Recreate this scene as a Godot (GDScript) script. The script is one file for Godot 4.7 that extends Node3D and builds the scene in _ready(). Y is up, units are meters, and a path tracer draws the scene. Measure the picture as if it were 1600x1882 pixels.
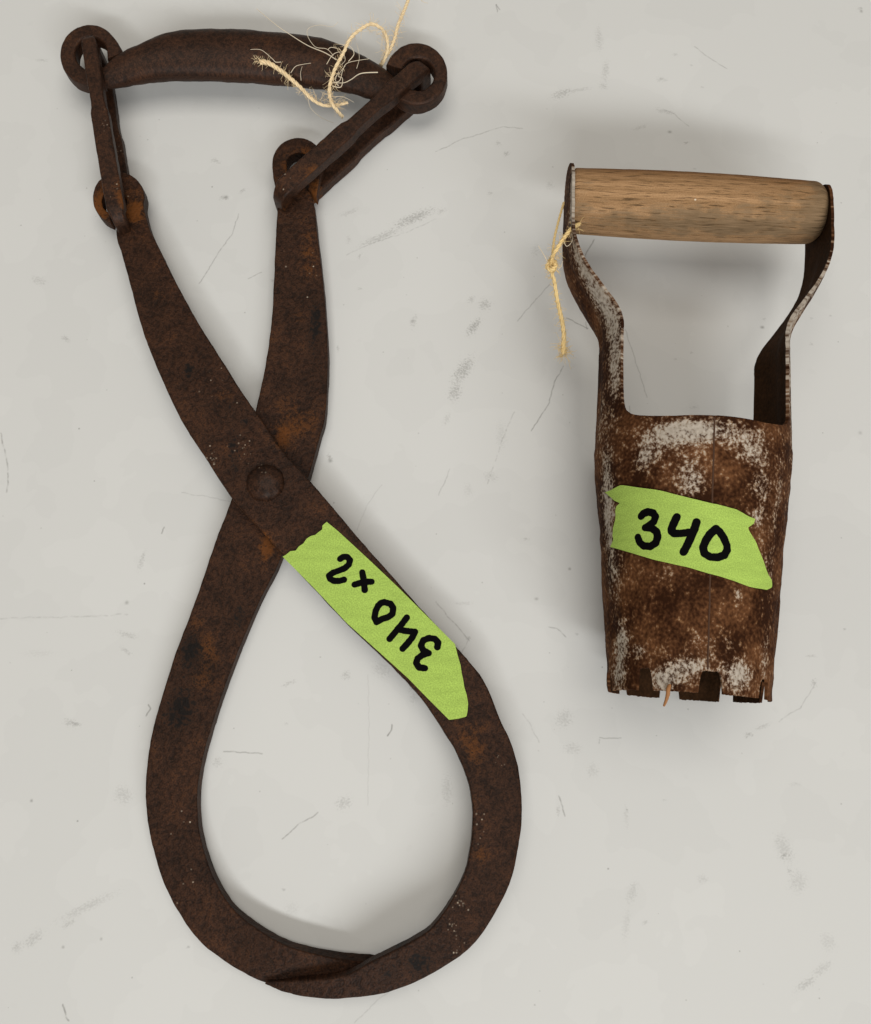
extends Node3D

# ---- viewpoint -------------------------------------------------------------
const FOCAL := 1700.0            # focal length in photo pixels (photo is 1600 x 1882)
const EYE_HEIGHT := 0.42
const TILT := 0.25
var fwd := Vector3(0, -cos(TILT), -sin(TILT))
var down := Vector3(0, -sin(TILT), cos(TILT))

# ---- planter frame (measured) ----------------------------------------------
const NOTCH := 0.0
const R1 := 0.0407
const R2 := 0.0319
const LEN := 0.1058
var p_o := Vector3(0.11, 0.0409, -0.1258)
var p_u := Vector3(0.99727, 0, 0.07383)
var p_v := Vector3(-0.07382, -0.0205, 0.99706)
var p_w := Vector3(-0.00151, 0.99979, 0.02044)

var wob := FastNoiseLite.new()

# A point of the table scene at height h above the table, measured from the photo.
func P(px: float, py: float, h: float) -> Vector3:
	var d := Vector3((px - 800.0) / FOCAL, 0, 0) + down * ((py - 941.0) / FOCAL) + fwd
	var t := (h - EYE_HEIGHT) / d.y
	return Vector3(0, EYE_HEIGHT, 0) + d * t

# ---- naming ------------------------------------------------------------------
var taken := {}
func numbered(called: String) -> String:
	var n: int = taken.get(called, 0)
	taken[called] = n + 1
	return called if n == 0 else "%s_%03d" % [called, n]

func thing(called: String, label: String, category: String, at: Vector3) -> Node3D:
	var o := Node3D.new()
	o.name = numbered(called)
	o.position = at
	o.set_meta("label", label)
	o.set_meta("category", category)
	add_child(o, true)
	return o

func part(called: String, mesh: Mesh, mats: Array, parent: Node3D) -> MeshInstance3D:
	var o := MeshInstance3D.new()
	o.name = called
	o.mesh = mesh
	for i in mats.size():
		if i < mesh.get_surface_count():
			mesh.surface_set_material(i, mats[i])
	parent.add_child(o, true)
	if parent != self:
		var top := parent
		var off := Vector3.ZERO
		while top != self and top != null:
			off += top.position
			top = top.get_parent() as Node3D
		o.position = -off          # meshes are built in scene coordinates
	return o

# ---- meshing -----------------------------------------------------------------
func quad(st: SurfaceTool, p: Array, n: Array, uv: Array) -> void:
	var fn: Vector3 = (p[2] - p[0]).cross(p[1] - p[0]) + (p[3] - p[0]).cross(p[2] - p[0])
	var out: Vector3 = n[0] + n[1] + n[2] + n[3]
	var order := [0, 1, 2, 0, 2, 3] if fn.dot(out) >= 0.0 else [0, 2, 1, 0, 3, 2]
	for k in order:
		st.set_normal(n[k])
		st.set_uv(uv[k])
		st.add_vertex(p[k])

func rounded(hw: float, ht: float, r: float) -> Array:    # profile points [x, y, nx, ny]
	var out := []
	r = minf(r, minf(hw, ht) * 0.95)
	var corners := [[1, 1, 0.0], [-1, 1, 90.0], [-1, -1, 180.0], [1, -1, 270.0]]
	for ci in 4:
		var c = corners[ci]
		var ox: float = c[0] * (hw - r)
		var oy: float = c[1] * (ht - r)
		for k in 4:
			var a := deg_to_rad(c[2] + 90.0 * k / 3.0)
			out.append([ox + r * cos(a), oy + r * sin(a), cos(a), sin(a)])
		if ci == 0 or ci == 2:                              # points across the two flat faces
			var dx := (hw - r)
			var sg := 1.0 if ci == 0 else -1.0
			for f in [0.5, 0.0, -0.5]:
				out.append([sg * dx * f, sg * ht, 0.0, sg])
	return out

func ellipse(hw: float, ht: float, count: int) -> Array:
	var out := []
	for k in count:
		var a := TAU * k / count
		var n := Vector2(cos(a) / maxf(hw, 1e-6), sin(a) / maxf(ht, 1e-6)).normalized()
		out.append([hw * cos(a), ht * sin(a), n.x, n.y])
	return out

func flat_uv(p: Vector3, n := Vector3.UP) -> Vector2:       # metal laid on the plan of the tongs; upright sides run down the sheet
	var k := 0.9 * (1.0 - smoothstep(0.02, 0.2, absf(n.y)))
	return Vector2((p.x + p.y * k + 0.22) / 0.26, (p.z + p.y * k + 0.31) / 0.52)

# stations: [centre, a (unit lateral), b (unit up), profile]
func loft(stations: Array, closed: bool, wobble: float) -> ArrayMesh:
	var st := SurfaceTool.new()
	st.begin(Mesh.PRIMITIVE_TRIANGLES)
	var pts := []
	var nor := []
	for s in stations:
		var pr := []
		var nr := []
		for q in s[3]:
			var n: Vector3 = (s[1] * q[2] + s[2] * q[3]).normalized()
			var p: Vector3 = s[0] + s[1] * q[0] + s[2] * q[1]
			if wobble > 0.0:
				p += n * wobble * (wob.get_noise_3d(p.x * 1000, p.y * 1000, p.z * 1000) + 0.5 * wob.get_noise_3d(p.x * 3300, p.y * 3300, p.z * 3300))
			pr.append(p)
			nr.append(n)
		pts.append(pr)
		nor.append(nr)
	var m: int = pts[0].size()
	var n_st := pts.size()
	for i in (n_st if closed else n_st - 1):
		var j := (i + 1) % n_st
		for k in m:
			var l := (k + 1) % m
			var q := [pts[i][k], pts[i][l], pts[j][l], pts[j][k]]
			quad(st, q, [nor[i][k], nor[i][l], nor[j][l], nor[j][k]], [flat_uv(q[0], nor[i][k]), flat_uv(q[1], nor[i][l]), flat_uv(q[2], nor[j][l]), flat_uv(q[3], nor[j][k])])
	if not closed:
		for e in [0, n_st - 1]:
			var c: Vector3 = stations[e][0]
			var other: Vector3 = stations[1 if e == 0 else n_st - 2][0]
			var out: Vector3 = (c - other).normalized()
			for k in m:
				var l := (k + 1) % m
				quad(st, [c, pts[e][k], pts[e][l], c], [out, out, out, out], [flat_uv(c), flat_uv(pts[e][k]), flat_uv(pts[e][l]), flat_uv(c)])
	return st.commit()

func catmull(rows: Array, steps: int) -> Array:
	var out := []
	var n := rows.size()
	for i in n - 1:
		var a = rows[maxi(i - 1, 0)]
		var b = rows[i]
		var c = rows[i + 1]
		var d = rows[mini(i + 2, n - 1)]
		for s in steps:
			var t := float(s) / steps
			var row := []
			for k in b.size():
				row.append(0.5 * (2.0 * b[k] + (c[k] - a[k]) * t + (2.0 * a[k] - 5.0 * b[k] + 4.0 * c[k] - d[k]) * t * t + (3.0 * b[k] - a[k] - 3.0 * c[k] + d[k]) * t * t * t))
			out.append(row)
	out.append(rows[n - 1])
	return out

# flat bar: rows [Lx, Ly, Rx, Ry, hL, hR, thickness] (heights of the upper edges, mm)
func bar(rows: Array, steps: int, bevel: float, wobble: float, drop := 0.0) -> ArrayMesh:
	var fine := catmull(rows, steps)
	for pass_ in 6:                                         # forged edges run smooth
		var eased := fine.duplicate(true)
		for i in range(2, fine.size() - 2):
			for k in 4:
				eased[i][k] = 0.25 * fine[i - 1][k] + 0.5 * fine[i][k] + 0.25 * fine[i + 1][k]
		fine = eased
	for r in fine:
		r[4] -= drop
		r[5] -= drop
	var cs := []
	for r in fine:
		cs.append([P(r[0], r[1], r[4] * 0.001), P(r[2], r[3], r[5] * 0.001)])
	var stations := []
	for i in fine.size():
		var lp: Vector3 = cs[i][0]
		var rp: Vector3 = cs[i][1]
		var mid := (lp + rp) * 0.5
		var i0 := maxi(i - 1, 0)
		var i1 := mini(i + 1, fine.size() - 1)
		var tan: Vector3 = (cs[i1][0] + cs[i1][1] - cs[i0][0] - cs[i0][1]).normalized()
		var a := (rp - lp)
		var hw := maxf(a.length() * 0.5, 0.0004)
		a = a.normalized()
		var up := a.cross(tan).normalized()
		if up.y < 0.0:
			up = -up
		var th: float = fine[i][6] * 0.001
		stations.append([mid - up * th * 0.5, a, up, rounded(hw, th * 0.5, bevel)])
	return loft(stations, false, wobble)

# round cord through points (scene coordinates): radius per point
func tube(path: Array, radii: Array, sides: int, closed := false) -> ArrayMesh:
	return loft(tube_stations(path, radii, sides), closed, 0.0)

func tube_stations(path: Array, radii: Array, sides: int) -> Array:
	var stations := []
	var a := Vector3.ZERO
	for i in path.size():
		var t: Vector3 = (path[mini(i + 1, path.size() - 1)] - path[maxi(i - 1, 0)]).normalized()
		if a == Vector3.ZERO:
			a = t.cross(Vector3.UP if absf(t.y) < 0.9 else Vector3.RIGHT).normalized()
		a = (a - t * a.dot(t)).normalized()
		var b := t.cross(a)
		stations.append([path[i], a, b, ellipse(radii[i], radii[i], sides)])
	return stations

func path_of(rows: Array, steps: int) -> Array:          # rows [px, py, h mm]
	var out := []
	for r in catmull(rows, steps):
		out.append(P(r[0], r[1], r[2] * 0.001))
	return out

func join(meshes: Array) -> ArrayMesh:
	var st := SurfaceTool.new()
	st.begin(Mesh.PRIMITIVE_TRIANGLES)
	for m in meshes:
		st.append_from(m, 0, Transform3D.IDENTITY)
	return st.commit()

# laid cord: two plies wound round each other
func cord(rows: Array, steps: int, r0: float, r1: float, pitch: float) -> ArrayMesh:
	var path := path_of(rows, steps)
	# resample evenly
	var even := [path[0]]
	var step := 0.0005
	var carry := 0.0
	for i in path.size() - 1:
		var seg: Vector3 = path[i + 1] - path[i]
		var l := seg.length()
		var d := step - carry
		while d <= l:
			even.append(path[i] + seg * (d / l))
			d += step
		carry = l - (d - step)
	var n := even.size()
	var base := tube_stations(even, PackedFloat32Array(range(n)), 3)
	var plies := []
	for ply in 3:
		var pp := []
		var rr := []
		for i in n:
			var f := float(i) / n
			var r := lerpf(r0, r1, f) * (1.0 + 0.14 * wob.get_noise_2d(i * 9.0, ply * 50.0 + r0 * 1e6))
			var ang := TAU * (i * step / pitch + ply / 3.0)
			pp.append(base[i][0] + (base[i][1] * cos(ang) + base[i][2] * sin(ang)) * r * 0.52)
			rr.append(r * 0.6)
		plies.append(tube(pp, rr, 7))
	return join(plies)

func fuzz(rows: Array, count: int, reach: float, sd: int, m: Material, parent: Node3D) -> void:   # the loose hairs of a cord
	var path := path_of(rows, 12)
	var rng := RandomNumberGenerator.new()
	rng.seed = sd
	var hairs := []
	for i in count:
		var k := rng.randi_range(1, path.size() - 2)
		var t: Vector3 = (path[k + 1] - path[k - 1]).normalized()
		var out := Vector3(rng.randfn(), rng.randfn(), rng.randfn())
		out = (out - t * out.dot(t)).normalized()
		var l := reach * rng.randf_range(0.3, 1.0)
		var dir := (out + t * rng.randf_range(-1.2, 1.6)).normalized()
		var bend := Vector3(rng.randfn(), rng.randfn(), rng.randfn()) * l * 0.22
		var p0: Vector3 = path[k] + out * 0.0004
		hairs.append(tube([p0, p0 + dir * l * 0.4 + bend * 0.4, p0 + dir * l * 0.75 + bend, p0 + dir * l + bend * 0.6], [0.00009, 0.00008, 0.00007, 0.00004], 4))
	part("fuzz", join(hairs), [m], parent).set_meta("kind", "stuff")

func fibre(rows: Array, r: float, m: Material, parent: Node3D) -> void:
	var path := path_of(rows, 6)
	var rr := []
	for i in path.size():
		rr.append(r * (1.0 - 0.5 * i / path.size()))
	part("fibre", tube(path, rr, 5), [m], parent)

# ---- textures ------------------------------------------------------------------
func noise_bytes(sd: int, freq: float, w: int, h: int, oct := 4, kind := FastNoiseLite.TYPE_SIMPLEX_SMOOTH) -> PackedByteArray:
	var n := FastNoiseLite.new()
	n.seed = sd
	n.noise_type = kind
	n.frequency = freq
	n.fractal_octaves = oct
	var im := n.get_image(w, h, false, false, true)
	im.convert(Image.FORMAT_L8)
	return im.get_data()

# smooth field made of blobs [x, y, rx, ry, amount] in 0..1 coordinates
func field(blobs: Array, w: int, h: int, gw := 128, gh := 256) -> PackedFloat32Array:
	var a := PackedFloat32Array()
	a.resize(gw * gh)
	for b in blobs:
		var x0 := maxi(int((b[0] - b[2] * 2.6) * gw), 0)
		var x1 := mini(int((b[0] + b[2] * 2.6) * gw) + 1, gw)
		var y0 := maxi(int((b[1] - b[3] * 2.6) * gh), 0)
		var y1 := mini(int((b[1] + b[3] * 2.6) * gh) + 1, gh)
		for y in range(y0, y1):
			for x in range(x0, x1):
				var dx: float = ((x + 0.5) / gw - b[0]) / b[2]
				var dy: float = ((y + 0.5) / gh - b[1]) / b[3]
				a[y * gw + x] += b[4] * exp(-(dx * dx + dy * dy))
	var im := Image.create_from_data(gw, gh, false, Image.FORMAT_RF, a.to_byte_array())
	im.resize(w, h, Image.INTERPOLATE_BILINEAR)
	return im.get_data().to_float32_array()

func tex(im: Image) -> ImageTexture:
	im.generate_mipmaps()
	return ImageTexture.create_from_image(im)

func stamp(im: Image, x: float, y: float, r: float, c: Color, amount: float) -> void:
	for yy in range(int(y - r - 1), int(y + r + 2)):
		for xx in range(int(x - r - 1), int(x + r + 2)):
			if xx < 0 or yy < 0 or xx >= im.get_width() or yy >= im.get_height():
				continue
			var d := Vector2(xx - x, yy - y).length()
			var k := clampf(r + 0.5 - d, 0.0, 1.0) * amount
			if k > 0.0:
				im.set_pixel(xx, yy, im.get_pixel(xx, yy).lerp(c, k))

const ARM_DROP := 2.3          # mm
const TONG_W := 1024
const TONG_H := 2048
func tong_uv(px: float, py: float) -> Vector2:
	return flat_uv(P(px, py, 0.019))

func blob(px: float, py: float, rx: float, ry: float, amt: float) -> Array:
	var u := tong_uv(px, py)
	return [u.x, u.y, rx * 0.00024 / 0.26, ry * 0.00024 / 0.52, amt]

func iron_material() -> StandardMaterial3D:
	var w := TONG_W
	var h := TONG_H
	var na := noise_bytes(11, 0.006, w, h, 3)
	var nb := noise_bytes(12, 0.022, w, h, 4)
	var nc := noise_bytes(13, 0.09, w, h, 2)
	var nd := noise_bytes(14, 0.28, w, h, 2)
	var orange := field([blob(483, 1002, 11, 22, 0.8), blob(510, 795, 12, 30, 0.6), blob(370, 1220, 22, 50, 0.42), blob(870, 1370, 26, 60, 0.3),
		blob(215, 148, 26, 14, 1.1), blob(182, 370, 16, 34, 0.95), blob(243, 378, 22, 34, 0.7), blob(566, 270, 26, 18, 0.6), blob(580, 340, 14, 22, 0.8), blob(520, 292, 12, 26, 0.4), blob(285, 540, 20, 16, 0.3),
		blob(560, 450, 20, 60, 0.26), blob(540, 760, 40, 40, 0.34), blob(690, 178, 16, 14, 0.55), blob(745, 185, 22, 14, 0.5), blob(545, 570, 10, 20, 0.25), blob(410, 730, 20, 24, 0.22), blob(880, 1570, 14, 14, 0.3), blob(345, 1160, 20, 30, 0.22)], w, h)
	var black := field([blob(575, 600, 16, 50, 0.55), blob(578, 560, 10, 26, 0.4), blob(340, 1190, 20, 36, 0.75), blob(318, 1300, 26, 40, 0.7), blob(432, 1130, 12, 20, 0.55), blob(345, 680, 9, 14, 0.75), blob(452, 772, 9, 8, 0.7), blob(428, 815, 8, 26, 0.65), blob(770, 1770, 22, 18, 0.6),
		blob(430, 860, 8, 20, 0.45), blob(375, 1225, 12, 30, 0.3), blob(580, 990, 30, 10, 0.4), blob(420, 745, 12, 10, 0.35), blob(895, 1610, 12, 16, 0.3), blob(440, 1740, 30, 16, 0.3), blob(715, 1795, 16, 16, 0.4), blob(480, 560, 8, 18, 0.3), blob(860, 1450, 14, 20, 0.25)], w, h)
	var out := PackedByteArray()
	out.resize(w * h * 3)
	var hgt := PackedByteArray()
	hgt.resize(w * h)
	for i in w * h:
		var a := na[i] / 255.0
		var b := nb[i] / 255.0
		var c := nc[i] / 255.0
		var d := nd[i] / 255.0
		var v := clampf((a * 0.16 + b * 0.26 + c * 0.38 + d * 0.5 - 0.65) * 1.9 + 0.5, 0.0, 1.25)
		var o := clampf((b * 0.4 + c * 0.3 + d * 0.25 + a * 0.15 + orange[i] * 0.85 - 0.68) * 3.0, 0.0, 1.0)
		var k := clampf((b * 0.35 + c * 0.8 + d * 0.5 + black[i] * 0.78 - 1.13) * 5.5, 0.0, 0.88)
		var r := 27.0 + 48.0 * v
		var g := 16.0 + 32.0 * v
		var bl := 10.0 + 23.0 * v
		r += (108.0 - r) * o * 0.75
		g += (62.0 - g) * o * 0.75
		bl += (22.0 - bl) * o * 0.75
		r += (15.0 - r) * k
		g += (13.0 - g) * k
		bl += (13.0 - bl) * k
		out[i * 3] = int(r)
		out[i * 3 + 1] = int(g)
		out[i * 3 + 2] = int(bl)
		hgt[i] = int(clampf(c * 100.0 + b * 70.0 + d * 90.0 - k * 50.0, 0.0, 255.0))
	var im := Image.create_from_data(w, h, false, Image.FORMAT_RGB8, out)
	var rng := RandomNumberGenerator.new()
	rng.seed = 5
	for s in [[383, 815, 3, 1], [186, 186, 3, 1], [385, 838, 14, 9], [392, 850, 8, 5], [450, 825, 24, 12], [475, 862, 16, 6], [845, 1665, 14, 12], [830, 1705, 10, 10], [836, 1740, 20, 8], [920, 1400, 20, 5], [710, 175, 30, 14], [190, 250, 26, 8], [417, 73, 10, 2], [310, 470, 10, 4], [325, 1520, 60, 5], [335, 1630, 30, 4], [215, 350, 30, 6], [520, 330, 30, 6], [870, 1520, 50, 14], [400, 700, 80, 14], [560, 480, 60, 12], [420, 120, 100, 10]]:
		for q in s[3]:
			var u := tong_uv(s[0] + rng.randfn() * s[2] * 0.5, s[1] + rng.randfn() * s[2] * 0.5)
			var g := rng.randf_range(0.45, 0.85)
			stamp(im, u.x * w, u.y * h, rng.randf_range(0.6, 1.6), Color(g, g * 0.95, g * 0.86), rng.randf_range(0.4, 0.9))
	var m := StandardMaterial3D.new()
	m.albedo_texture = tex(im)
	m.roughness = 0.55
	m.metallic_specular = 0.25
	m.heightmap_enabled = true
	m.heightmap_texture = tex(Image.create_from_data(w, h, false, Image.FORMAT_L8, hgt))
	m.heightmap_scale = 0.06
	return m

# planter sheet: texture in metres of unrolled sheet, 0.256 m square
func planter_hit(px: float, py: float) -> Vector2:          # (angle, v) where the sheet shows
	var d := Vector3((px - 800.0) / FOCAL, 0, 0) + down * ((py - 941.0) / FOCAL) + fwd
	var o := Vector3(0, EYE_HEIGHT, 0) - p_o
	var ou := o.dot(p_u); var ov := o.dot(p_v); var ow := o.dot(p_w)
	var du := d.dot(p_u); var dv := d.dot(p_v); var dw := d.dot(p_w)
	var k := (R2 - R1) / LEN
	var rr := R1 + k * ov
	var a := du * du + dw * dw - k * k * dv * dv
	var b := 2.0 * (ou * du + ow * dw - k * dv * rr)
	var c := ou * ou + ow * ow - rr * rr
	var disc := maxf(b * b - 4.0 * a * c, 0.0)
	var t := (-b - sqrt(disc)) / (2.0 * a)
	return Vector2(atan2(ou + du * t, ow + dw * t), ov + dv * t)

func sheet_uv(ang: float, v: float) -> Vector2:
	return Vector2((ang * R1 + 0.128) / 0.256, (v + 0.146) / 0.256)

func sblob(px: float, py: float, rx: float, ry: float, amt: float) -> Array:
	var q := planter_hit(px, py)
	var u := sheet_uv(q.x, q.y)
	return [u.x, u.y, rx * 0.00021 / 0.256, ry * 0.00021 / 0.256, amt]

func strap_blob(side: float, v: float, wv: float, rv: float, rw: float, amt: float) -> Array:
	var u := sheet_uv(side * PI / 2, v)
	return [u.x - side * wv / 0.256, u.y, rw / 0.256, rv / 0.256, amt]

func sheet_material(inside: bool) -> StandardMaterial3D:
	var w := 1024
	var h := 1024
	var na := noise_bytes(21, 0.008, w, h, 3)
	var nb := noise_bytes(22, 0.035, w, h, 4)
	var nc := noise_bytes(23, 0.12, w, h, 2)
	var nd := noise_bytes(24, 0.3, w, h, 2)
	var zinc := field([sblob(1235, 796, 66, 30, 0.42), sblob(1300, 790, 50, 24, 0.34), sblob(1375, 800, 50, 26, 0.26), sblob(1190, 830, 26, 24, 0.22), sblob(1272, 885, 30, 36, 0.36), sblob(1230, 850, 60, 40, 0.12), sblob(1405, 930, 40, 110, 0.14), sblob(1130, 960, 40, 200, 0.1), sblob(1270, 1240, 160, 40, 0.14), sblob(1180, 850, 22, 20, 0.2), sblob(1380, 835, 40, 22, 0.28), sblob(1395, 890, 30, 30, 0.2),
		sblob(1116, 880, 26, 70, 0.34), sblob(1116, 960, 30, 60, 0.32), sblob(1124, 1050, 30, 60, 0.28), sblob(1142, 1180, 28, 40, 0.42), sblob(1134, 1240, 30, 34, 0.38), sblob(1175, 1195, 20, 14, 0.3), sblob(1220, 1250, 34, 22, 0.42), sblob(1262, 1225, 40, 18, 0.3), sblob(1290, 1185, 30, 26, 0.16), sblob(1355, 1240, 40, 30, 0.42), sblob(1405, 1200, 20, 60, 0.22), sblob(1415, 1050, 20, 60, 0.2), sblob(1355, 1095, 12, 18, 0.28), sblob(1430, 900, 14, 80, 0.22), sblob(1390, 950, 20, 20, 0.2), sblob(1225, 1055, 40, 16, 0.14), sblob(1340, 1180, 24, 20, 0.16),
		strap_blob(-1, -0.06, 0.013, 0.02, 0.008, 0.46), strap_blob(-1, -0.03, 0.018, 0.024, 0.006, 0.42), strap_blob(-1, -0.118, 0.0155, 0.02, 0.003, 0.6), strap_blob(-1, -0.09, 0.014, 0.02, 0.005, 0.3), strap_blob(-1, -0.01, 0.006, 0.012, 0.006, 0.22), strap_blob(1, -0.065, 0.0, 0.02, 0.02, 0.26), strap_blob(1, -0.05, 0.020, 0.06, 0.005, 0.42), strap_blob(1, -0.02, 0.012, 0.03, 0.006, 0.16), strap_blob(-1, -0.11, 0.004, 0.02, 0.012, 0.1)], w, h, 256, 256)
	var out := PackedByteArray()
	out.resize(w * h * 3)
	var hgt := PackedByteArray()
	hgt.resize(w * h)
	for i in w * h:
		var a := na[i] / 255.0
		var b := nb[i] / 255.0
		var c := nc[i] / 255.0
		var v := a * 0.3 + b * 0.3 + c * 0.5
		var r: float
		var g: float
		var bl: float
		var z := 0.0
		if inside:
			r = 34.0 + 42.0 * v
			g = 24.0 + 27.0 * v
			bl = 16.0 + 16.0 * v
		else:
			var w2 := clampf((v - 0.56) * 1.9 + 0.5 + (a - 0.5) * 0.7, 0.0, 1.3)
			r = 46.0 + 62.0 * w2
			g = 25.0 + 47.0 * w2
			bl = 13.0 + 33.0 * w2
			var tan := clampf((b * 0.6 + c * 0.6 + zinc[i] * 0.7 - 0.78) * 3.0, 0.0, 0.6)
			r += (150.0 - r) * tan
			g += (116.0 - g) * tan
			bl += (80.0 - bl) * tan
			z = clampf((c * 0.5 + b * 0.45 + nd[i] / 255.0 * 0.5 + a * 0.15 + zinc[i] * 1.3 - 1.05) * 3.0, 0.0, 1.0)
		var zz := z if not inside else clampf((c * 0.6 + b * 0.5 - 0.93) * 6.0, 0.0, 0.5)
		r += (158.0 + 44.0 * c - r) * zz * 0.86
		g += (152.0 + 44.0 * c - g) * zz * 0.86
		bl += (142.0 + 46.0 * c - bl) * zz * 0.86
		out[i * 3] = int(r)
		out[i * 3 + 1] = int(g)
		out[i * 3 + 2] = int(bl)
		hgt[i] = int(clampf(c * 120.0 + b * 60.0 + z * 60.0, 0.0, 255.0))
	var m := StandardMaterial3D.new()
	m.albedo_texture = tex(Image.create_from_data(w, h, false, Image.FORMAT_RGB8, out))
	m.roughness = 0.75
	m.metallic_specular = 0.15
	m.heightmap_enabled = true
	m.heightmap_texture = tex(Image.create_from_data(w, h, false, Image.FORMAT_L8, hgt))
	m.heightmap_scale = 0.02
	m.cull_mode = BaseMaterial3D.CULL_DISABLED
	return m

func wood_material() -> StandardMaterial3D:               # u along the grip, v round it (v 0.5 is uppermost)
	var w := 1024
	var h := 1024
	var n1 := FastNoiseLite.new()
	n1.seed = 31
	n1.frequency = 0.02
	n1.fractal_octaves = 4
	var s1 := n1.get_image(20, 1024, false, false, true)
	s1.resize(w, h, Image.INTERPOLATE_CUBIC)
	s1.convert(Image.FORMAT_L8)
	var fa := s1.get_data()
	n1.seed = 32
	n1.frequency = 0.09
	var s2 := n1.get_image(90, 1024, false, false, true)
	s2.resize(w, h, Image.INTERPOLATE_CUBIC)
	s2.convert(Image.FORMAT_L8)
	var fb := s2.get_data()
	var nb := noise_bytes(33, 0.012, w, h, 4)
	var nc := noise_bytes(34, 0.15, w, h, 3)
	var grey := field([[0.3, 0.67, 0.4, 0.07, 0.5], [0.75, 0.66, 0.4, 0.09, 0.62], [0.8, 0.5, 0.1, 0.05, 0.25], [0.85, 0.56, 0.12, 0.05, 0.25], [0.85, 0.42, 0.14, 0.05, 0.2], [0.97, 0.5, 0.05, 0.2, 0.8], [0.03, 0.5, 0.03, 0.2, 0.3], [0.45, 0.6, 0.1, 0.03, 0.15]], w, h, 128, 128)
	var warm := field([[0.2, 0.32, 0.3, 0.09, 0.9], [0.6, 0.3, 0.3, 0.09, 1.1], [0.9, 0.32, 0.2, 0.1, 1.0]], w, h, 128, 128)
	var out := PackedByteArray()
	out.resize(w * h * 3)
	var hgt := PackedByteArray()
	hgt.resize(w * h)
	for i in w * h:
		var f := fa[i] / 255.0
		var f2 := fb[i] / 255.0
		var b := nb[i] / 255.0
		var c := nc[i] / 255.0
		var v := f * 0.42 + f2 * 0.34 + (c - 0.5) * 0.42 + 0.12
		var r := 118.0 + 86.0 * v
		var g := 90.0 + 74.0 * v
		var bl := 60.0 + 64.0 * v
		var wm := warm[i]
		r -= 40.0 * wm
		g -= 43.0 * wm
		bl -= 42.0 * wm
		var gk := clampf((grey[i] + b * 0.6 + f2 * 0.8 - 0.95) * 1.7, 0.0, 0.7)
		r += (88.0 + 48.0 * f2 - r) * gk
		g += (74.0 + 42.0 * f2 - g) * gk
		bl += (56.0 + 36.0 * f2 - bl) * gk
		var crack := clampf((0.3 - f2) * 2.4, 0.0, 0.34)
		r *= 1.0 - crack
		g *= 1.0 - crack
		bl *= 1.0 - crack
		out[i * 3] = int(clampf(r, 0, 255))
		out[i * 3 + 1] = int(clampf(g, 0, 255))
		out[i * 3 + 2] = int(clampf(bl, 0, 255))
		hgt[i] = int(clampf(f2 * 170.0 + c * 40.0 - crack * 60.0, 0.0, 255.0))
	var im := Image.create_from_data(w, h, false, Image.FORMAT_RGB8, out)
	stamp(im, 0.47 * w, 0.555 * h, 4.0, Color(0.86, 0.82, 0.76), 0.9)
	var m := StandardMaterial3D.new()
	m.albedo_texture = tex(im)
	m.roughness = 0.75
	m.metallic_specular = 0.2
	m.heightmap_enabled = true
	m.heightmap_texture = tex(Image.create_from_data(w, h, false, Image.FORMAT_L8, hgt))
	m.heightmap_scale = 0.02
	return m

func line_dots(pts: Array, step: float) -> Array:
	var out := []
	for i in pts.size() - 1:
		var a := Vector2(pts[i][0], pts[i][1])
		var b := Vector2(pts[i + 1][0], pts[i + 1][1])
		var n := maxi(int(a.distance_to(b) / step), 1)
		for k in n:
			out.append(a.lerp(b, float(k) / n))
	out.append(Vector2(pts[-1][0], pts[-1][1]))
	return out

const TABLE_TEX := 2048
const TABLE_SPAN := 0.62
func table_px(px: float, py: float) -> Vector2:
	var p := P(px, py, 0.0)
	return Vector2((p.x / TABLE_SPAN + 0.5) * TABLE_TEX, ((p.z + 0.1) / TABLE_SPAN + 0.5) * TABLE_TEX)

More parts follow.
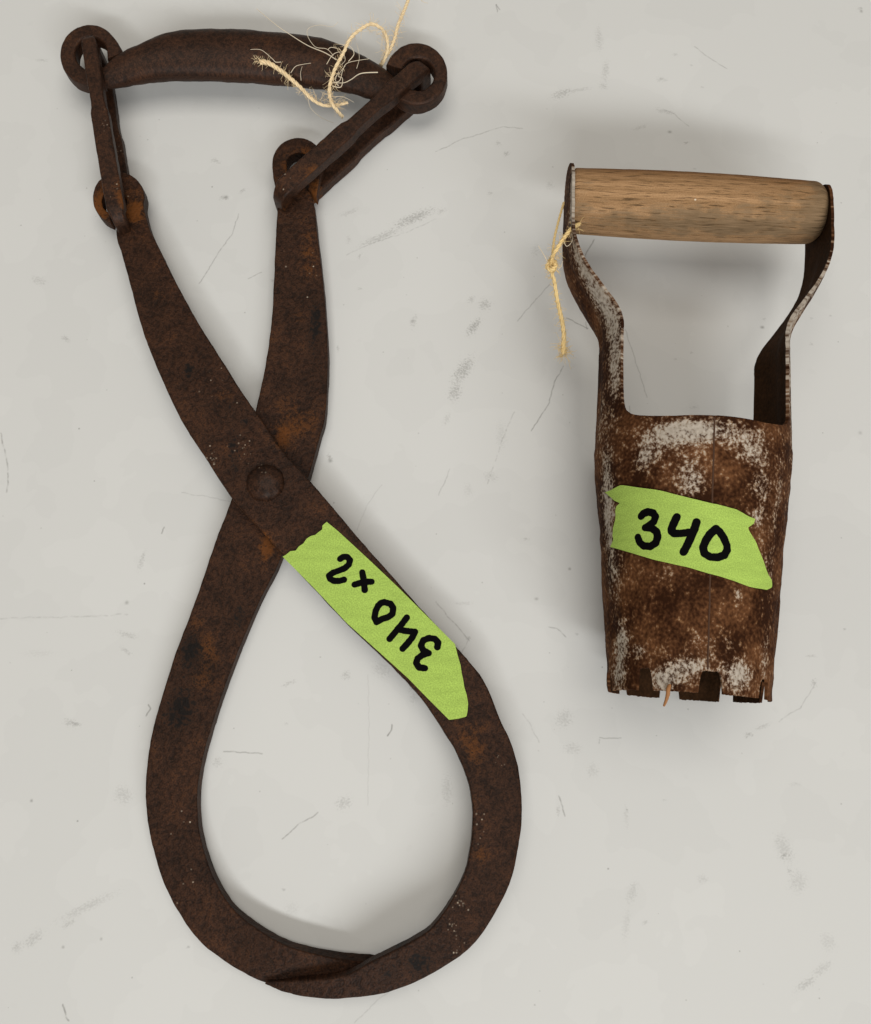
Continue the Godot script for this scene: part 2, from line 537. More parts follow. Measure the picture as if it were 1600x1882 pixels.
func table_material() -> StandardMaterial3D:
	var n := FastNoiseLite.new()
	n.seed = 41
	n.frequency = 0.012
	n.fractal_octaves = 5
	var im := n.get_image(512, 512, false, false, true)
	im.resize(TABLE_TEX, TABLE_TEX, Image.INTERPOLATE_CUBIC)
	im.convert(Image.FORMAT_RGB8)
	im.adjust_bcs(1.0, 0.014, 1.0)
	im.adjust_bcs(1.84, 1.0, 1.0)
	var rng := RandomNumberGenerator.new()
	rng.seed = 77
	var grey := Color(0.36, 0.355, 0.34)
	var br := FastNoiseLite.new()
	br.seed = 9
	br.frequency = 0.05
	# fine scratches and pencil-like lines: [points, width, strength, broken]
	for l in [
		[[[438, 392], [425, 430], [395, 472], [365, 522]], 1.6, 0.62, 0.25], [[[455, 512], [480, 500]], 1.6, 0.5, 0.3], [[[1035, 672], [1018, 700], [1008, 740], [975, 792]], 1.7, 0.75, 0.25], [[[1148, 605], [1168, 665], [1188, 730]], 1.5, 0.5, 0.15],
		[[[1012, 520], [985, 548], [950, 590]], 1.6, 0.5, 0.2], [[[1040, 584], [1080, 603]], 1.8, 0.7, 0.15], [[[1076, 590], [1078, 604]], 1.6, 0.6, 0.1], [[[1092, 440], [1078, 462], [1070, 475]], 2.2, 0.6, 0.1], [[[800, 278], [850, 255], [925, 232], [960, 236]], 1.8, 0.5, 0.45], [[[1275, 85], [1305, 108], [1335, 126]], 1.7, 0.5, 0.4],
		[[[1218, 200], [1240, 210], [1265, 232]], 1.6, 0.45, 0.4], [[[918, 18], [911, 8], [914, 22]], 2.2, 0.6, 0.2], [[[635, 468], [690, 444], [752, 424], [800, 402]], 1.8, 0.3, 0.6], [[[0, 1136], [90, 1134], [180, 1132], [235, 1128]], 2.4, 0.16, 0.6], [[[410, 1381], [440, 1382], [482, 1384]], 1.7, 0.52, 0.2], [[[517, 1542], [548, 1515], [584, 1493]], 1.7, 0.55, 0.35],
		[[[676, 1240], [677, 1320], [675, 1480]], 1.2, 0.16, 0.2], [[[718, 1330], [719, 1340], [711, 1352]], 2.0, 0.7, 0.1], [[[272, 1294], [275, 1302], [268, 1315]], 2.0, 0.65, 0.2], [[[301, 968], [295, 980]], 2.0, 0.6, 0.2], [[[655, 975], [672, 930], [700, 890]], 1.4, 0.25, 0.3], [[[1007, 1150], [1028, 1158], [1040, 1170]], 1.8, 0.5, 0.4], [[[1100, 1355], [1140, 1357]], 1.5, 0.5, 0.2], [[[1100, 1358], [1100, 1366]], 1.5, 0.4, 0.2],
		[[[1026, 1462], [1030, 1475], [1037, 1500]], 2.0, 0.55, 0.45], [[[650, 1880], [690, 1840], [730, 1808]], 1.4, 0.22, 0.3], [[[960, 1310], [975, 1335], [990, 1365]], 1.4, 0.3, 0.4], [[[1430, 1325], [1470, 1300], [1498, 1255]], 1.5, 0.34, 0.4], [[[832, 1180], [848, 1200], [862, 1172]], 1.6, 0.3, 0.4], [[[800, 1105], [830, 1140], [862, 1178]], 2.0, 0.3, 0.3],
		[[[945, 755], [925, 800], [905, 860], [893, 890]], 1.8, 0.5, 0.7], [[[333, 905], [380, 912], [425, 922]], 1.4, 0.3, 0.3], [[[0, 795], [14, 860], [12, 905]], 2.6, 0.42, 0.55], [[[805, 910], [820, 875], [826, 860]], 1.6, 0.35, 0.3], [[[1155, 745], [1160, 775]], 1.6, 0.5, 0.2], [[[115, 1845], [120, 1870], [126, 1876]], 2.4, 0.5, 0.4], [[[1170, 1060], [1190, 1170]], 1.2, 0.1, 0.4]]:
		var total := line_dots(l[0], 0.5)
		for q in total:
			var u := table_px(q.x, q.y)
			var k: float = clampf((br.get_noise_2d(u.x * 2.4, u.y * 2.4) * 0.5 + 0.62 - l[3] * 0.7) * 2.2, 0.0, 1.0)
			u += Vector2(br.get_noise_2d(u.y, 3), br.get_noise_2d(u.x, 60)) * 2.0
			if k > 0.02:
				stamp(im, u.x, u.y, l[1] * 0.42, grey, k * l[2] * 0.19)
	# scuffs: [x, y, rx, ry, angle, strength]
	for s in [[760, 400, 60, 15, -25, 0.75], [700, 435, 60, 11, -25, 0.5], [1100, 70, 10, 40, 0, 0.32], [1112, 130, 10, 34, 8, 0.38], [1108, 158, 12, 10, 30, 0.4], [1215, 145, 14, 8, 0, 0.45], [1030, 172, 30, 12, -25, 0.5], [1060, 165, 40, 6, -10, 0.35], [1220, 204, 26, 7, 15, 0.45], [1230, 242, 4, 3, 0, 0.9], [1260, 262, 10, 4, -20, 0.6], [1175, 234, 22, 6, -20, 0.35], [870, 600, 12, 30, 35, 0.85], [850, 680, 18, 44, 35, 0.75], [835, 720, 16, 28, 20, 0.65], [890, 560, 16, 16, 0, 0.6], [865, 550, 10, 12, 30, 0.45], [915, 263, 8, 8, 0, 0.4], [930, 282, 10, 8, -40, 0.6],
		[70, 515, 22, 12, 20, 0.35], [120, 622, 14, 8, 30, 0.5], [75, 110, 20, 5, 5, 0.35], [410, 363, 12, 8, 0, 0.55], [395, 295, 14, 8, 20, 0.45], [445, 350, 10, 5, -35, 0.6], [415, 362, 4, 4, 0, 0.9], [500, 515, 6, 5, 0, 0.4], [545, 90, 5, 10, 25, 0.4], [605, 840, 6, 14, -30, 0.6], [606, 846, 4, 4, 0, 0.9], [760, 590, 8, 22, 10, 0.36], [640, 440, 8, 12, 0, 0.3], [660, 470, 12, 4, -60, 0.4], [660, 530, 8, 4, 0, 0.4], [620, 640, 5, 10, 0, 0.45], [757, 590, 4, 4, 0, 0.6],
		[130, 1328, 22, 10, 15, 0.5], [140, 1330, 14, 4, 15, 0.55], [232, 1166, 30, 8, 15, 0.38], [230, 1195, 20, 6, 35, 0.38], [258, 1035, 8, 22, 10, 0.36], [262, 1020, 5, 14, 20, 0.35], [225, 1460, 26, 22, 30, 0.34], [57, 1471, 3, 3, 0, 0.9], [160, 1665, 80, 12, -25, 0.34], [60, 1725, 30, 16, -40, 0.4], [30, 1740, 12, 16, 20, 0.42], [125, 1697, 20, 8, -30, 0.4], [115, 1740, 3, 3, 0, 0.7], [185, 1725, 3, 3, 0, 0.6], [345, 1740, 5, 4, 0, 0.6], [535, 1670, 20, 20, 0, 0.16], [520, 1635, 6, 4, 0, 0.45], [630, 1475, 22, 16, -20, 0.42], [635, 1240, 12, 12, 20, 0.5], [700, 1230, 26, 20, 40, 0.3], [755, 1265, 6, 12, 30, 0.5], [760, 1282, 12, 16, 20, 0.3], [398, 1400, 12, 14, 0, 0.36], [530, 1255, 20, 6, -20, 0.4], [232, 1107, 4, 4, 0, 0.7], [525, 1330, 6, 4, 0, 0.3], [820, 1450, 14, 40, 0, 0.3],
		[1035, 1320, 22, 26, 30, 0.35], [1050, 1375, 24, 16, 0, 0.3], [1088, 1415, 16, 20, 0, 0.26], [1375, 1350, 12, 8, -20, 0.55], [1400, 1335, 22, 6, -20, 0.4], [1495, 1255, 8, 12, 10, 0.5], [1440, 1560, 20, 40, -20, 0.34], [1440, 1572, 16, 5, -20, 0.55], [1465, 1620, 24, 28, 30, 0.3], [1480, 1808, 32, 10, -28, 0.5], [1510, 1780, 30, 12, -30, 0.34], [1520, 1730, 20, 24, -20, 0.24], [1290, 1615, 14, 12, 0, 0.26], [1160, 1640, 14, 30, 20, 0.3], [1150, 1500, 6, 30, 0, 0.26], [1150, 1700, 10, 40, 10, 0.22], [1185, 1695, 10, 6, -20, 0.36], [1025, 1490, 5, 14, 0, 0.5], [1046, 1045, 3, 3, 0, 0.9], [965, 990, 10, 5, 0, 0.4], [985, 1100, 4, 3, 0, 0.7], [850, 1108, 30, 5, 0, 0.26], [1551, 1156, 5, 4, 0, 0.5], [1490, 1205, 14, 4, 0, 0.4], [1060, 1165, 6, 4, 0, 0.6], [860, 1172, 8, 6, 0, 0.5],
		[1400, 601, 4, 3, 0, 1.1], [1404, 586, 6, 4, -30, 0.35], [1270, 648, 5, 4, 0, 0.45], [1240, 660, 6, 3, 0, 0.35], [1275, 748, 12, 4, 0, 0.4], [1490, 585, 6, 4, 0, 0.4], [1525, 580, 5, 3, 0, 0.5], [1490, 632, 6, 6, 30, 0.35], [1580, 795, 4, 4, 0, 0.45], [1580, 15, 8, 5, 0, 0.55], [1582, 20, 3, 4, 0, 0.8], [1270, 120, 5, 3, 0, 0.4], [1290, 160, 5, 4, 0, 0.4], [1275, 310, 6, 3, 0, 0.4], [1030, 450, 40, 10, -20, 0.2], [985, 460, 14, 20, 0, 0.3], [900, 355, 8, 8, 0, 0.4], [1010, 340, 10, 14, 0, 0.3], [810, 388, 14, 8, -30, 0.4], [640, 390, 30, 8, -25, 0.3], [1240, 100, 10, 5, 0, 0.3], [920, 800, 14, 40, 0, 0.2], [900, 875, 20, 16, 20, 0.25], [820, 770, 8, 20, 20, 0.3], [860, 900, 12, 20, 0, 0.2], [1450, 1600, 8, 6, 0, 0.5], [70, 1200, 40, 10, 0, 0.12], [950, 1440, 10, 4, 0, 0.3], [1220, 1470, 5, 3, 0, 0.4], [1460, 1440, 16, 6, 0, 0.2]]:
		var ca := cos(deg_to_rad(s[4]))
		var sa := sin(deg_to_rad(s[4]))
		var c0 := table_px(s[0], s[1])
		var sc := (table_px(s[0] + 10, s[1]).x - c0.x) / 10.0
		var big: float = maxf(s[2], s[3]) * sc * 1.5
		for yy in range(int(c0.y - big), int(c0.y + big)):
			for xx in range(int(c0.x - big), int(c0.x + big)):
				if xx < 0 or yy < 0 or xx >= TABLE_TEX or yy >= TABLE_TEX:
					continue
				var dx := (xx - c0.x) / sc
				var dy := (yy - c0.y) / sc
				var ex: float = (dx * ca + dy * sa) / s[2]
				var ey: float = (-dx * sa + dy * ca) / s[3]
				var e := exp(-1.6 * (ex * ex + ey * ey))
				if e < 0.02:
					continue
				var nn := br.get_noise_2d((dx * ca + dy * sa) * 2.2, (-dx * sa + dy * ca) * 6.0) * 0.5 + br.get_noise_2d(xx * 5.5, yy * 5.5) * 0.5
				var small: bool = s[2] < 5
				var k: float = e if small else clampf((nn + e * 0.7 - 0.34) * 1.9, 0.0, 1.0) * minf(e * 2.0, 1.0)
				if k > 0.01:
					im.set_pixel(xx, yy, im.get_pixel(xx, yy).lerp(grey, minf(k * s[5] * 0.4, 0.9)))
	for i in 160:                                            # scattered dust specks
		var u := Vector2(rng.randf_range(300, 1750), rng.randf_range(250, 1850))
		stamp(im, u.x, u.y, rng.randf_range(0.4, 1.1), grey, rng.randf_range(0.12, 0.5))
	var m := StandardMaterial3D.new()
	m.albedo_texture = tex(im)
	m.albedo_color = TABLE_TINT
	m.texture_repeat = false
	m.roughness = 0.55
	m.metallic_specular = 0.4
	return m

const TABLE_TINT := Color(0.895, 0.901, 0.899)
const INK := Color(0.03, 0.025, 0.035)
const TAPE_GREEN := Color(0.70, 0.825, 0.40)
func tape_image(w: int, h: int, sd: int) -> Image:
	var n := FastNoiseLite.new()
	n.seed = sd
	n.frequency = 0.11
	n.fractal_octaves = 3
	var im := n.get_image(w, h, false, false, true)
	im.convert(Image.FORMAT_RGB8)
	im.adjust_bcs(1.0, 0.12, 1.0)
	im.adjust_bcs(1.86, 1.0, 1.0)
	n.frequency = 0.009
	n.seed = sd + 7
	for y in h:
		for x in w:
			var c := im.get_pixel(x, y)
			var f := 1.0 + 0.05 * n.get_noise_2d(x * 0.5, y * 2.0)
			im.set_pixel(x, y, Color(c.r * TAPE_GREEN.r * f, c.g * TAPE_GREEN.g * f, c.b * TAPE_GREEN.b * f))
	return im

func tape_material(im: Image) -> StandardMaterial3D:
	var m := StandardMaterial3D.new()
	m.albedo_texture = tex(im)
	m.roughness = 0.72
	m.metallic_specular = 0.15
	m.texture_repeat = false
	m.cull_mode = BaseMaterial3D.CULL_DISABLED
	var n := FastNoiseLite.new()
	n.seed = 5
	n.frequency = 0.16
	var b := n.get_image(256, 256, false, false, true)
	b.convert(Image.FORMAT_L8)
	m.heightmap_enabled = true
	m.heightmap_texture = tex(b)
	m.heightmap_scale = 0.006
	return m

func plain(c: Color, rough: float) -> StandardMaterial3D:
	var m := StandardMaterial3D.new()
	m.albedo_color = c
	m.roughness = rough
	return m

func edge_at(pts: Array, t: float) -> Vector2:             # point at fraction t of a polyline's length
	var total := 0.0
	for i in pts.size() - 1:
		total += Vector2(pts[i][0], pts[i][1]).distance_to(Vector2(pts[i + 1][0], pts[i + 1][1]))
	var d := t * total
	for i in pts.size() - 1:
		var a := Vector2(pts[i][0], pts[i][1])
		var b := Vector2(pts[i + 1][0], pts[i + 1][1])
		var l := a.distance_to(b)
		if d <= l or i == pts.size() - 2:
			return a.lerp(b, clampf(d / l, 0.0, 1.0))
		d -= l
	return Vector2(pts[-1][0], pts[-1][1])

# strip of tape between four torn or straight edges; place maps a photo point to [position, normal], uv maps a photo point to the print
func tape_mesh(top: Array, bottom: Array, left: Array, right: Array, nx: int, ny: int, place: Callable, uvf: Callable) -> ArrayMesh:
	var st := SurfaceTool.new()
	st.begin(Mesh.PRIMITIVE_TRIANGLES)
	var pos := []
	var nor := []
	var uvs := []
	var c00 := edge_at(top, 0)
	var c10 := edge_at(top, 1)
	var c01 := edge_at(bottom, 0)
	var c11 := edge_at(bottom, 1)
	for j in ny + 1:
		var v := float(j) / ny
		for i in nx + 1:
			var u := float(i) / nx
			var q := edge_at(top, u) * (1 - v) + edge_at(bottom, u) * v + edge_at(left, v) * (1 - u) + edge_at(right, v) * u
			q -= c00 * (1 - u) * (1 - v) + c10 * u * (1 - v) + c01 * (1 - u) * v + c11 * u * v
			var r: Array = place.call(q, u, v)
			pos.append(r[0])
			nor.append(r[1])
			uvs.append(uvf.call(q))
	var w := nx + 1
	var thick := 0.00016
	for j in ny:
		for i in nx:
			var k := [j * w + i, j * w + i + 1, (j + 1) * w + i + 1, (j + 1) * w + i]
			quad(st, k.map(func(x): return pos[x]), k.map(func(x): return nor[x]), k.map(func(x): return uvs[x]))
			quad(st, k.map(func(x): return pos[x] - nor[x] * thick), k.map(func(x): return -nor[x]), k.map(func(x): return uvs[x]))
	var rim := []
	for i in nx:
		rim.append([i, i + 1])
		rim.append([ny * w + i, ny * w + i + 1])
	for j in ny:
		rim.append([j * w, (j + 1) * w])
		rim.append([j * w + nx, (j + 1) * w + nx])
	var mid: Vector3 = pos[(ny / 2) * w + nx / 2]
	for e in rim:
		var a: Vector3 = pos[e[0]]
		var b: Vector3 = pos[e[1]]
		var out := (b - a).cross(nor[e[0]]).normalized()
		if out.dot(a - mid) < 0.0:
			out = -out
		quad(st, [a, b, b - nor[e[1]] * thick, a - nor[e[0]] * thick], [out, out, out, out], [uvs[e[0]], uvs[e[1]], uvs[e[1]], uvs[e[0]]])
	return st.commit()

# ---- planter sheet --------------------------------------------------------------
func pw(u: float, v: float, w: float) -> Vector3:
	return p_o + p_u * u + p_v * v + p_w * w

func body_radius(ang: float, v: float) -> float:
	var r := lerpf(R1, R2, v / LEN)
	var e := smoothstep(0.002, 0.012, v)
	r += 0.0007 * smoothstep(0.001, 0.005, v) * (1.0 - smoothstep(0.01, 0.05, v)) * absf(sin(ang))
	r += e * 0.0007 * wob.get_noise_2d(ang * 22.0 + 500.0, v * 540.0)
	r += 0.00035 * smoothstep(0.0, 0.02, ang + 0.035) * (1.0 - smoothstep(0.5, 1.2, ang))   # lapped sheet edge
	return r

func tooth_end(ang: float) -> float:
	var p := deg_to_rad(45.0)
	var a := fposmod(ang - NOTCH + p * 0.5, p) - p * 0.5
	var idx := int(round((ang - NOTCH) / p))
	var wide := deg_to_rad(8.2 if posmod(idx, 2) == 0 else 6.4)
	var deep := 0.0082 if posmod(idx, 3) != 1 else 0.0074
	var edge := LEN + 0.0004 * wob.get_noise_1d(ang * 900.0)
	var x := absf(a) / wide
	if x >= 1.0:
		return edge
	return edge - deep * (1.0 if x < 0.55 else lerpf(1.0, 0.0, pow((x - 0.55) / 0.45, 3.0)))

func body_mesh() -> ArrayMesh:
	var na := 440
	var nv := 46
	var th := 0.0012
	var outer := []
	var inner := []
	var uvs := []
	for i in na + 1:
		var ang := -PI + TAU * i / na
		if i == na:
			ang = PI
		var ve := tooth_end(ang if i < na else -PI)
		var co := []
		var ci := []
		var cu := []
		for j in nv + 1:
			var v := ve * j / nv
			var r := body_radius(ang if i < na else -PI, v)
			co.append(pw(r * sin(ang), v, r * cos(ang)))
			ci.append(pw((r - th) * sin(ang), v, (r - th) * cos(ang)))
			cu.append(sheet_uv(ang, v))
		outer.append(co)
		inner.append(ci)
		uvs.append(cu)
	var mesh := ArrayMesh.new()
	for side in 2:
		var st := SurfaceTool.new()
		st.begin(Mesh.PRIMITIVE_TRIANGLES)
		st.set_smooth_group(0)
		var g: Array = outer if side == 0 else inner
		for i in na:
			var ang := -PI + TAU * (i + 0.5) / na
			var out := (p_u * sin(ang) + p_w * cos(ang)) * (1.0 if side == 0 else -1.0)
			for j in nv:
				tri_pair(st, [g[i][j], g[i + 1][j], g[i + 1][j + 1], g[i][j + 1]], [uvs[i][j], uvs[i + 1][j], uvs[i + 1][j + 1], uvs[i][j + 1]], out)
		if side == 0:
			st.set_smooth_group(-1)
			for i in na:
				tri_pair(st, [outer[i][0], outer[i + 1][0], inner[i + 1][0], inner[i][0]], [uvs[i][0], uvs[i + 1][0], uvs[i + 1][0], uvs[i][0]], -p_v)
				tri_pair(st, [outer[i][nv], outer[i + 1][nv], inner[i + 1][nv], inner[i][nv]], [uvs[i][nv], uvs[i + 1][nv], uvs[i + 1][nv], uvs[i][nv]], p_v)
		st.index()
		st.generate_normals()
		st.commit(mesh)
	return mesh

func tri_pair(st: SurfaceTool, p: Array, uv: Array, out: Vector3) -> void:
	var fn: Vector3 = (p[2] - p[0]).cross(p[1] - p[0]) + (p[3] - p[0]).cross(p[2] - p[0])
	var order := [0, 1, 2, 0, 2, 3] if fn.dot(out) >= 0.0 else [0, 2, 1, 0, 3, 2]
	for k in order:
		st.set_uv(uv[k])
		st.add_vertex(p[k])

func strap_mesh(side: float) -> ArrayMesh:
	# rows: v, u (mm), half angle (degrees), share of the sheet's curl
	var rows := [[0.0, 40.7, 66, 1], [-0.8, 40.7, 55, 1], [-2.5, 40.7, 44, 1], [-5, 40.7, 37, 1], [-9, 40.6, 33, 1], [-20, 40.5, 31, 1], [-40, 40.5, 30, 1], [-47, 40.6, 30, 1], [-54, 42.4, 29, 0.95], [-63, 47, 27, 0.75], [-73, 52.5, 25, 0.6], [-82, 56.2, 24, 0.45], [-92, 58.2, 23.0, 0.35], [-104, 58.5, 22, 0.3], [-116, 58.5, 21, 0.25], [-122, 58.5, 19, 0.22], [-126.5, 58.5, 15, 0.2], [-129.3, 58.5, 9, 0.2], [-130.6, 58.5, 2.5, 0.2]]
	if side > 0:
		for r in rows:
			if r[0] < -60:
				r[0] -= -2.5 if r[0] < -100 else 0.0
	var fine := catmull(rows, 5)
	var na := 18
	var g := []
	for r in fine:
		var row := []
		for j in na + 1:
			var a := deg_to_rad(r[2]) * (2.0 * j / na - 1.0)
			var crease: float = 0.0011 * exp(-pow(a / 0.09, 2.0)) * smoothstep(-4.0, -14.0, r[0]) * smoothstep(-100.0, -80.0, r[0])
			var u: float = r[1] * 0.001 - r[3] * R1 * (1.0 - cos(a)) - crease
			row.append(Vector3(side * u, r[0] * 0.001, R1 * sin(a)))
		g.append(row)
	var n := g.size()
	var th := 0.0013
	var outer := []
	var inner := []
	var uvs := []
	for i in n:
		var ro := []
		var ri := []
		var ru := []
		for j in na + 1:
			var dv: Vector3 = g[mini(i + 1, n - 1)][j] - g[maxi(i - 1, 0)][j]
			var da: Vector3 = g[i][mini(j + 1, na)] - g[i][maxi(j - 1, 0)]
			var nn := dv.cross(da).normalized()
			if i < 5:
				nn = Vector3(g[i][j].x, 0, g[i][j].z).normalized()
			if nn.x * side < 0.0:
				nn = -nn
			var p: Vector3 = g[i][j] + nn * 0.0002 * wob.get_noise_2d(i * 12.0, j * 30.0) * smoothstep(0.0, 0.006, -g[i][j].y)
			var q: Vector3 = p - nn * th
			ro.append(pw(p.x, p.y, p.z))
			ri.append(pw(q.x, q.y, q.z))
			var u0 := sheet_uv(side * PI / 2, g[i][j].y)
			ru.append(Vector2(u0.x - side * asin(clampf(g[i][j].z / R1, -1, 1)) * R1 / 0.256, u0.y))
		outer.append(ro)
		inner.append(ri)
		uvs.append(ru)
	var mesh := ArrayMesh.new()
	for sd in 2:
		var st := SurfaceTool.new()
		st.begin(Mesh.PRIMITIVE_TRIANGLES)
		st.set_smooth_group(0)
		var gg: Array = outer if sd == 0 else inner
		for i in n - 1:
			for j in na:
				var out: Vector3 = (outer[i][j] - inner[i][j]) * (1.0 if sd == 0 else -1.0)
				tri_pair(st, [gg[i][j], gg[i][j + 1], gg[i + 1][j + 1], gg[i + 1][j]], [uvs[i][j], uvs[i][j + 1], uvs[i + 1][j + 1], uvs[i + 1][j]], out)
		if sd == 0:
			st.set_smooth_group(-1)
			for i in n - 1:
				for j in [0, na]:
					var out: Vector3 = p_w * (1.0 if j == na else -1.0)
					tri_pair(st, [outer[i][j], outer[i + 1][j], inner[i + 1][j], inner[i][j]], [uvs[i][j], uvs[i + 1][j], uvs[i + 1][j], uvs[i][j]], out)
			for j in na:
				tri_pair(st, [outer[n - 1][j], outer[n - 1][j + 1], inner[n - 1][j + 1], inner[n - 1][j]], [uvs[n - 1][j], uvs[n - 1][j + 1], uvs[n - 1][j + 1], uvs[n - 1][j]], -p_v)
		st.index()
		st.generate_normals()
		st.commit(mesh)
	return mesh

func grip_mesh() -> ArrayMesh:
	var st := SurfaceTool.new()
	st.begin(Mesh.PRIMITIVE_TRIANGLES)
	st.set_smooth_group(0)
	var nl := 60
	var nr := 64
	var c := pw(0.0, -0.1149, 0.0004)
	var ax := (p_u - p_v * 0.0 + p_v * -0.017).normalized()
	var side := p_w.cross(ax).normalized()      # towards +v or -v
	var g := []
	var uvs := []
	for i in nl + 1:
		var f := float(i) / nl
		# denser rings at the rounded ends
		var s := 0.5 - 0.5 * cos(PI * f)
		var x := lerpf(-0.0568, 0.0570, s)
		var r := lerpf(0.0143, 0.0137, s) + 0.0011 * sin(PI * clampf(s * 1.02, 0, 1))
		var d0 := s * 0.1138
		var d1 := (1.0 - s) * 0.1138
		r -= 0.0009 * pow(clampf(1.0 - d0 / 0.0022, 0, 1), 2.0)
		r -= 0.0026 * pow(clampf(1.0 - d1 / 0.0045, 0, 1), 2.0)
		var row := []
		var ur := []
		for k in nr + 1:
			var a := TAU * k / nr
			var rr := r * (1.0 + 0.008 * wob.get_noise_3d(x * 900, cos(a) * 14, sin(a) * 14))
			row.append(c + ax * x + p_w * (-cos(a) * rr) + side * (sin(a) * rr))
			ur.append(Vector2(s, float(k) / nr))
		g.append(row)
		uvs.append(ur)
	for i in nl:
		for k in nr:
			tri_pair(st, [g[i][k], g[i + 1][k], g[i + 1][k + 1], g[i][k + 1]], [uvs[i][k], uvs[i + 1][k], uvs[i + 1][k + 1], uvs[i][k + 1]], g[i][k] - (c + ax * ax.dot(g[i][k] - c)))
	st.set_smooth_group(-1)
	for e in [0, nl]:
		var cc := c + ax * ax.dot(g[e][0] - c)
		for k in nr:
			tri_pair(st, [cc, g[e][k], g[e][k + 1], cc], [Vector2(0.01, 0.5), uvs[e][k] * 0.02, uvs[e][k + 1] * 0.02, Vector2(0.01, 0.5)], ax * (-1.0 if e == 0 else 1.0))
	st.index()
	st.generate_normals()
	return st.commit()

func link_mesh(a: Vector3, b: Vector3, low: float, high: float, hw: float, ht: float, neck: Array, bow: float) -> ArrayMesh:
	# upright oval loop of flat bar from a to b; low and high are the heights of the bar's middle in the two long sides
	var d := Vector3(b.x - a.x, 0, b.z - a.z)
	var l := d.length()
	d = d.normalized()
	var lat := d.cross(Vector3.UP)
	var rad := 0.0052
	var mid := (high - low) * 0.5 - rad
	var path := []
	for i in 31:
		path.append([rad + (l - 2 * rad) * i / 30.0, high, 0])
	for i in range(1, 12):
		var t := PI * i / 12.0
		path.append([l - rad + rad * sin(t), (high + low) * 0.5 + rad * cos(t) + mid * signf(6.5 - i if i != 6 else 0.0), 1])
	for i in 31:
		path.append([l - rad - (l - 2 * rad) * i / 30.0, low, 2])
	for i in range(1, 12):
		var t := PI * i / 12.0
		path.append([rad - rad * sin(t), (high + low) * 0.5 - rad * cos(t) - mid * signf(6.5 - i if i != 6 else 0.0), 3])
	var stations := []
	var n := path.size()
	for i in n:
		var q = path[i]
		var q0 = path[(i + n - 1) % n]
		var q1 = path[(i + 1) % n]
		var base := Vector3(a.x, 0, a.z)
		var f: float = q[0] / l
		var c: Vector3 = base + d * q[0] + Vector3.UP * q[1] + lat * (bow * sin(PI * f))
		var t: Vector3 = (d * (q1[0] - q0[0]) + Vector3.UP * (q1[1] - q0[1])).normalized()
		var up := lat.cross(t).normalized()
		var w := hw
		for k in neck:
			w += k[2] * (1.0 / (1.0 + exp(-(f - k[0]) / 0.007)) - 1.0 / (1.0 + exp(-(f - k[1]) / 0.007)))
		stations.append([c, lat, up, rounded(w, ht, 0.0011)])
	return loft(stations, true, 0.00028)

func lathe(c: Vector3, up: Vector3, rows: Array, sides: int) -> ArrayMesh:
	var ax := up.cross(Vector3.RIGHT).normalized()
	var st := []
	for r in rows:
		st.append([c + up * r[1], ax, ax.cross(up), ellipse(r[0], r[0], sides)])
	# normals of a lathe lean with its profile
	var tool := SurfaceTool.new()
	tool.begin(Mesh.PRIMITIVE_TRIANGLES)
	tool.set_smooth_group(0)
	var g := []
	for s in st:
		var row := []
		for q in s[3]:
			var p: Vector3 = s[0] + s[1] * q[0] + s[2] * q[1]
			p += (p - c).normalized() * 0.0007 * wob.get_noise_3d(p.x * 2200, p.y * 2200, p.z * 2200)
			row.append(p)
		g.append(row)
	for i in g.size() - 1:
		for k in sides:
			var l := (k + 1) % sides
			var q := [g[i][k], g[i][l], g[i + 1][l], g[i + 1][k]]
			tri_pair(tool, q, q.map(func(x): return flat_uv(x)), (q[0] + q[2]) * 0.5 - c)
	tool.index()
	tool.generate_normals()
	return tool.commit()

func ring_rows(oc: Vector2, ro: float, hc: Vector2, ri: float, angles: Array, h: float, th: float, outer_left: bool) -> Array:
	var rows := []
	for a in angles:
		var d := Vector2(cos(deg_to_rad(a)), sin(deg_to_rad(a)))
		var o := oc + d * ro
		var i := hc + d * ri
		rows.append([o.x, o.y, i.x, i.y, h, h, th] if outer_left else [i.x, i.y, o.x, o.y, h, h, th])
	return rows

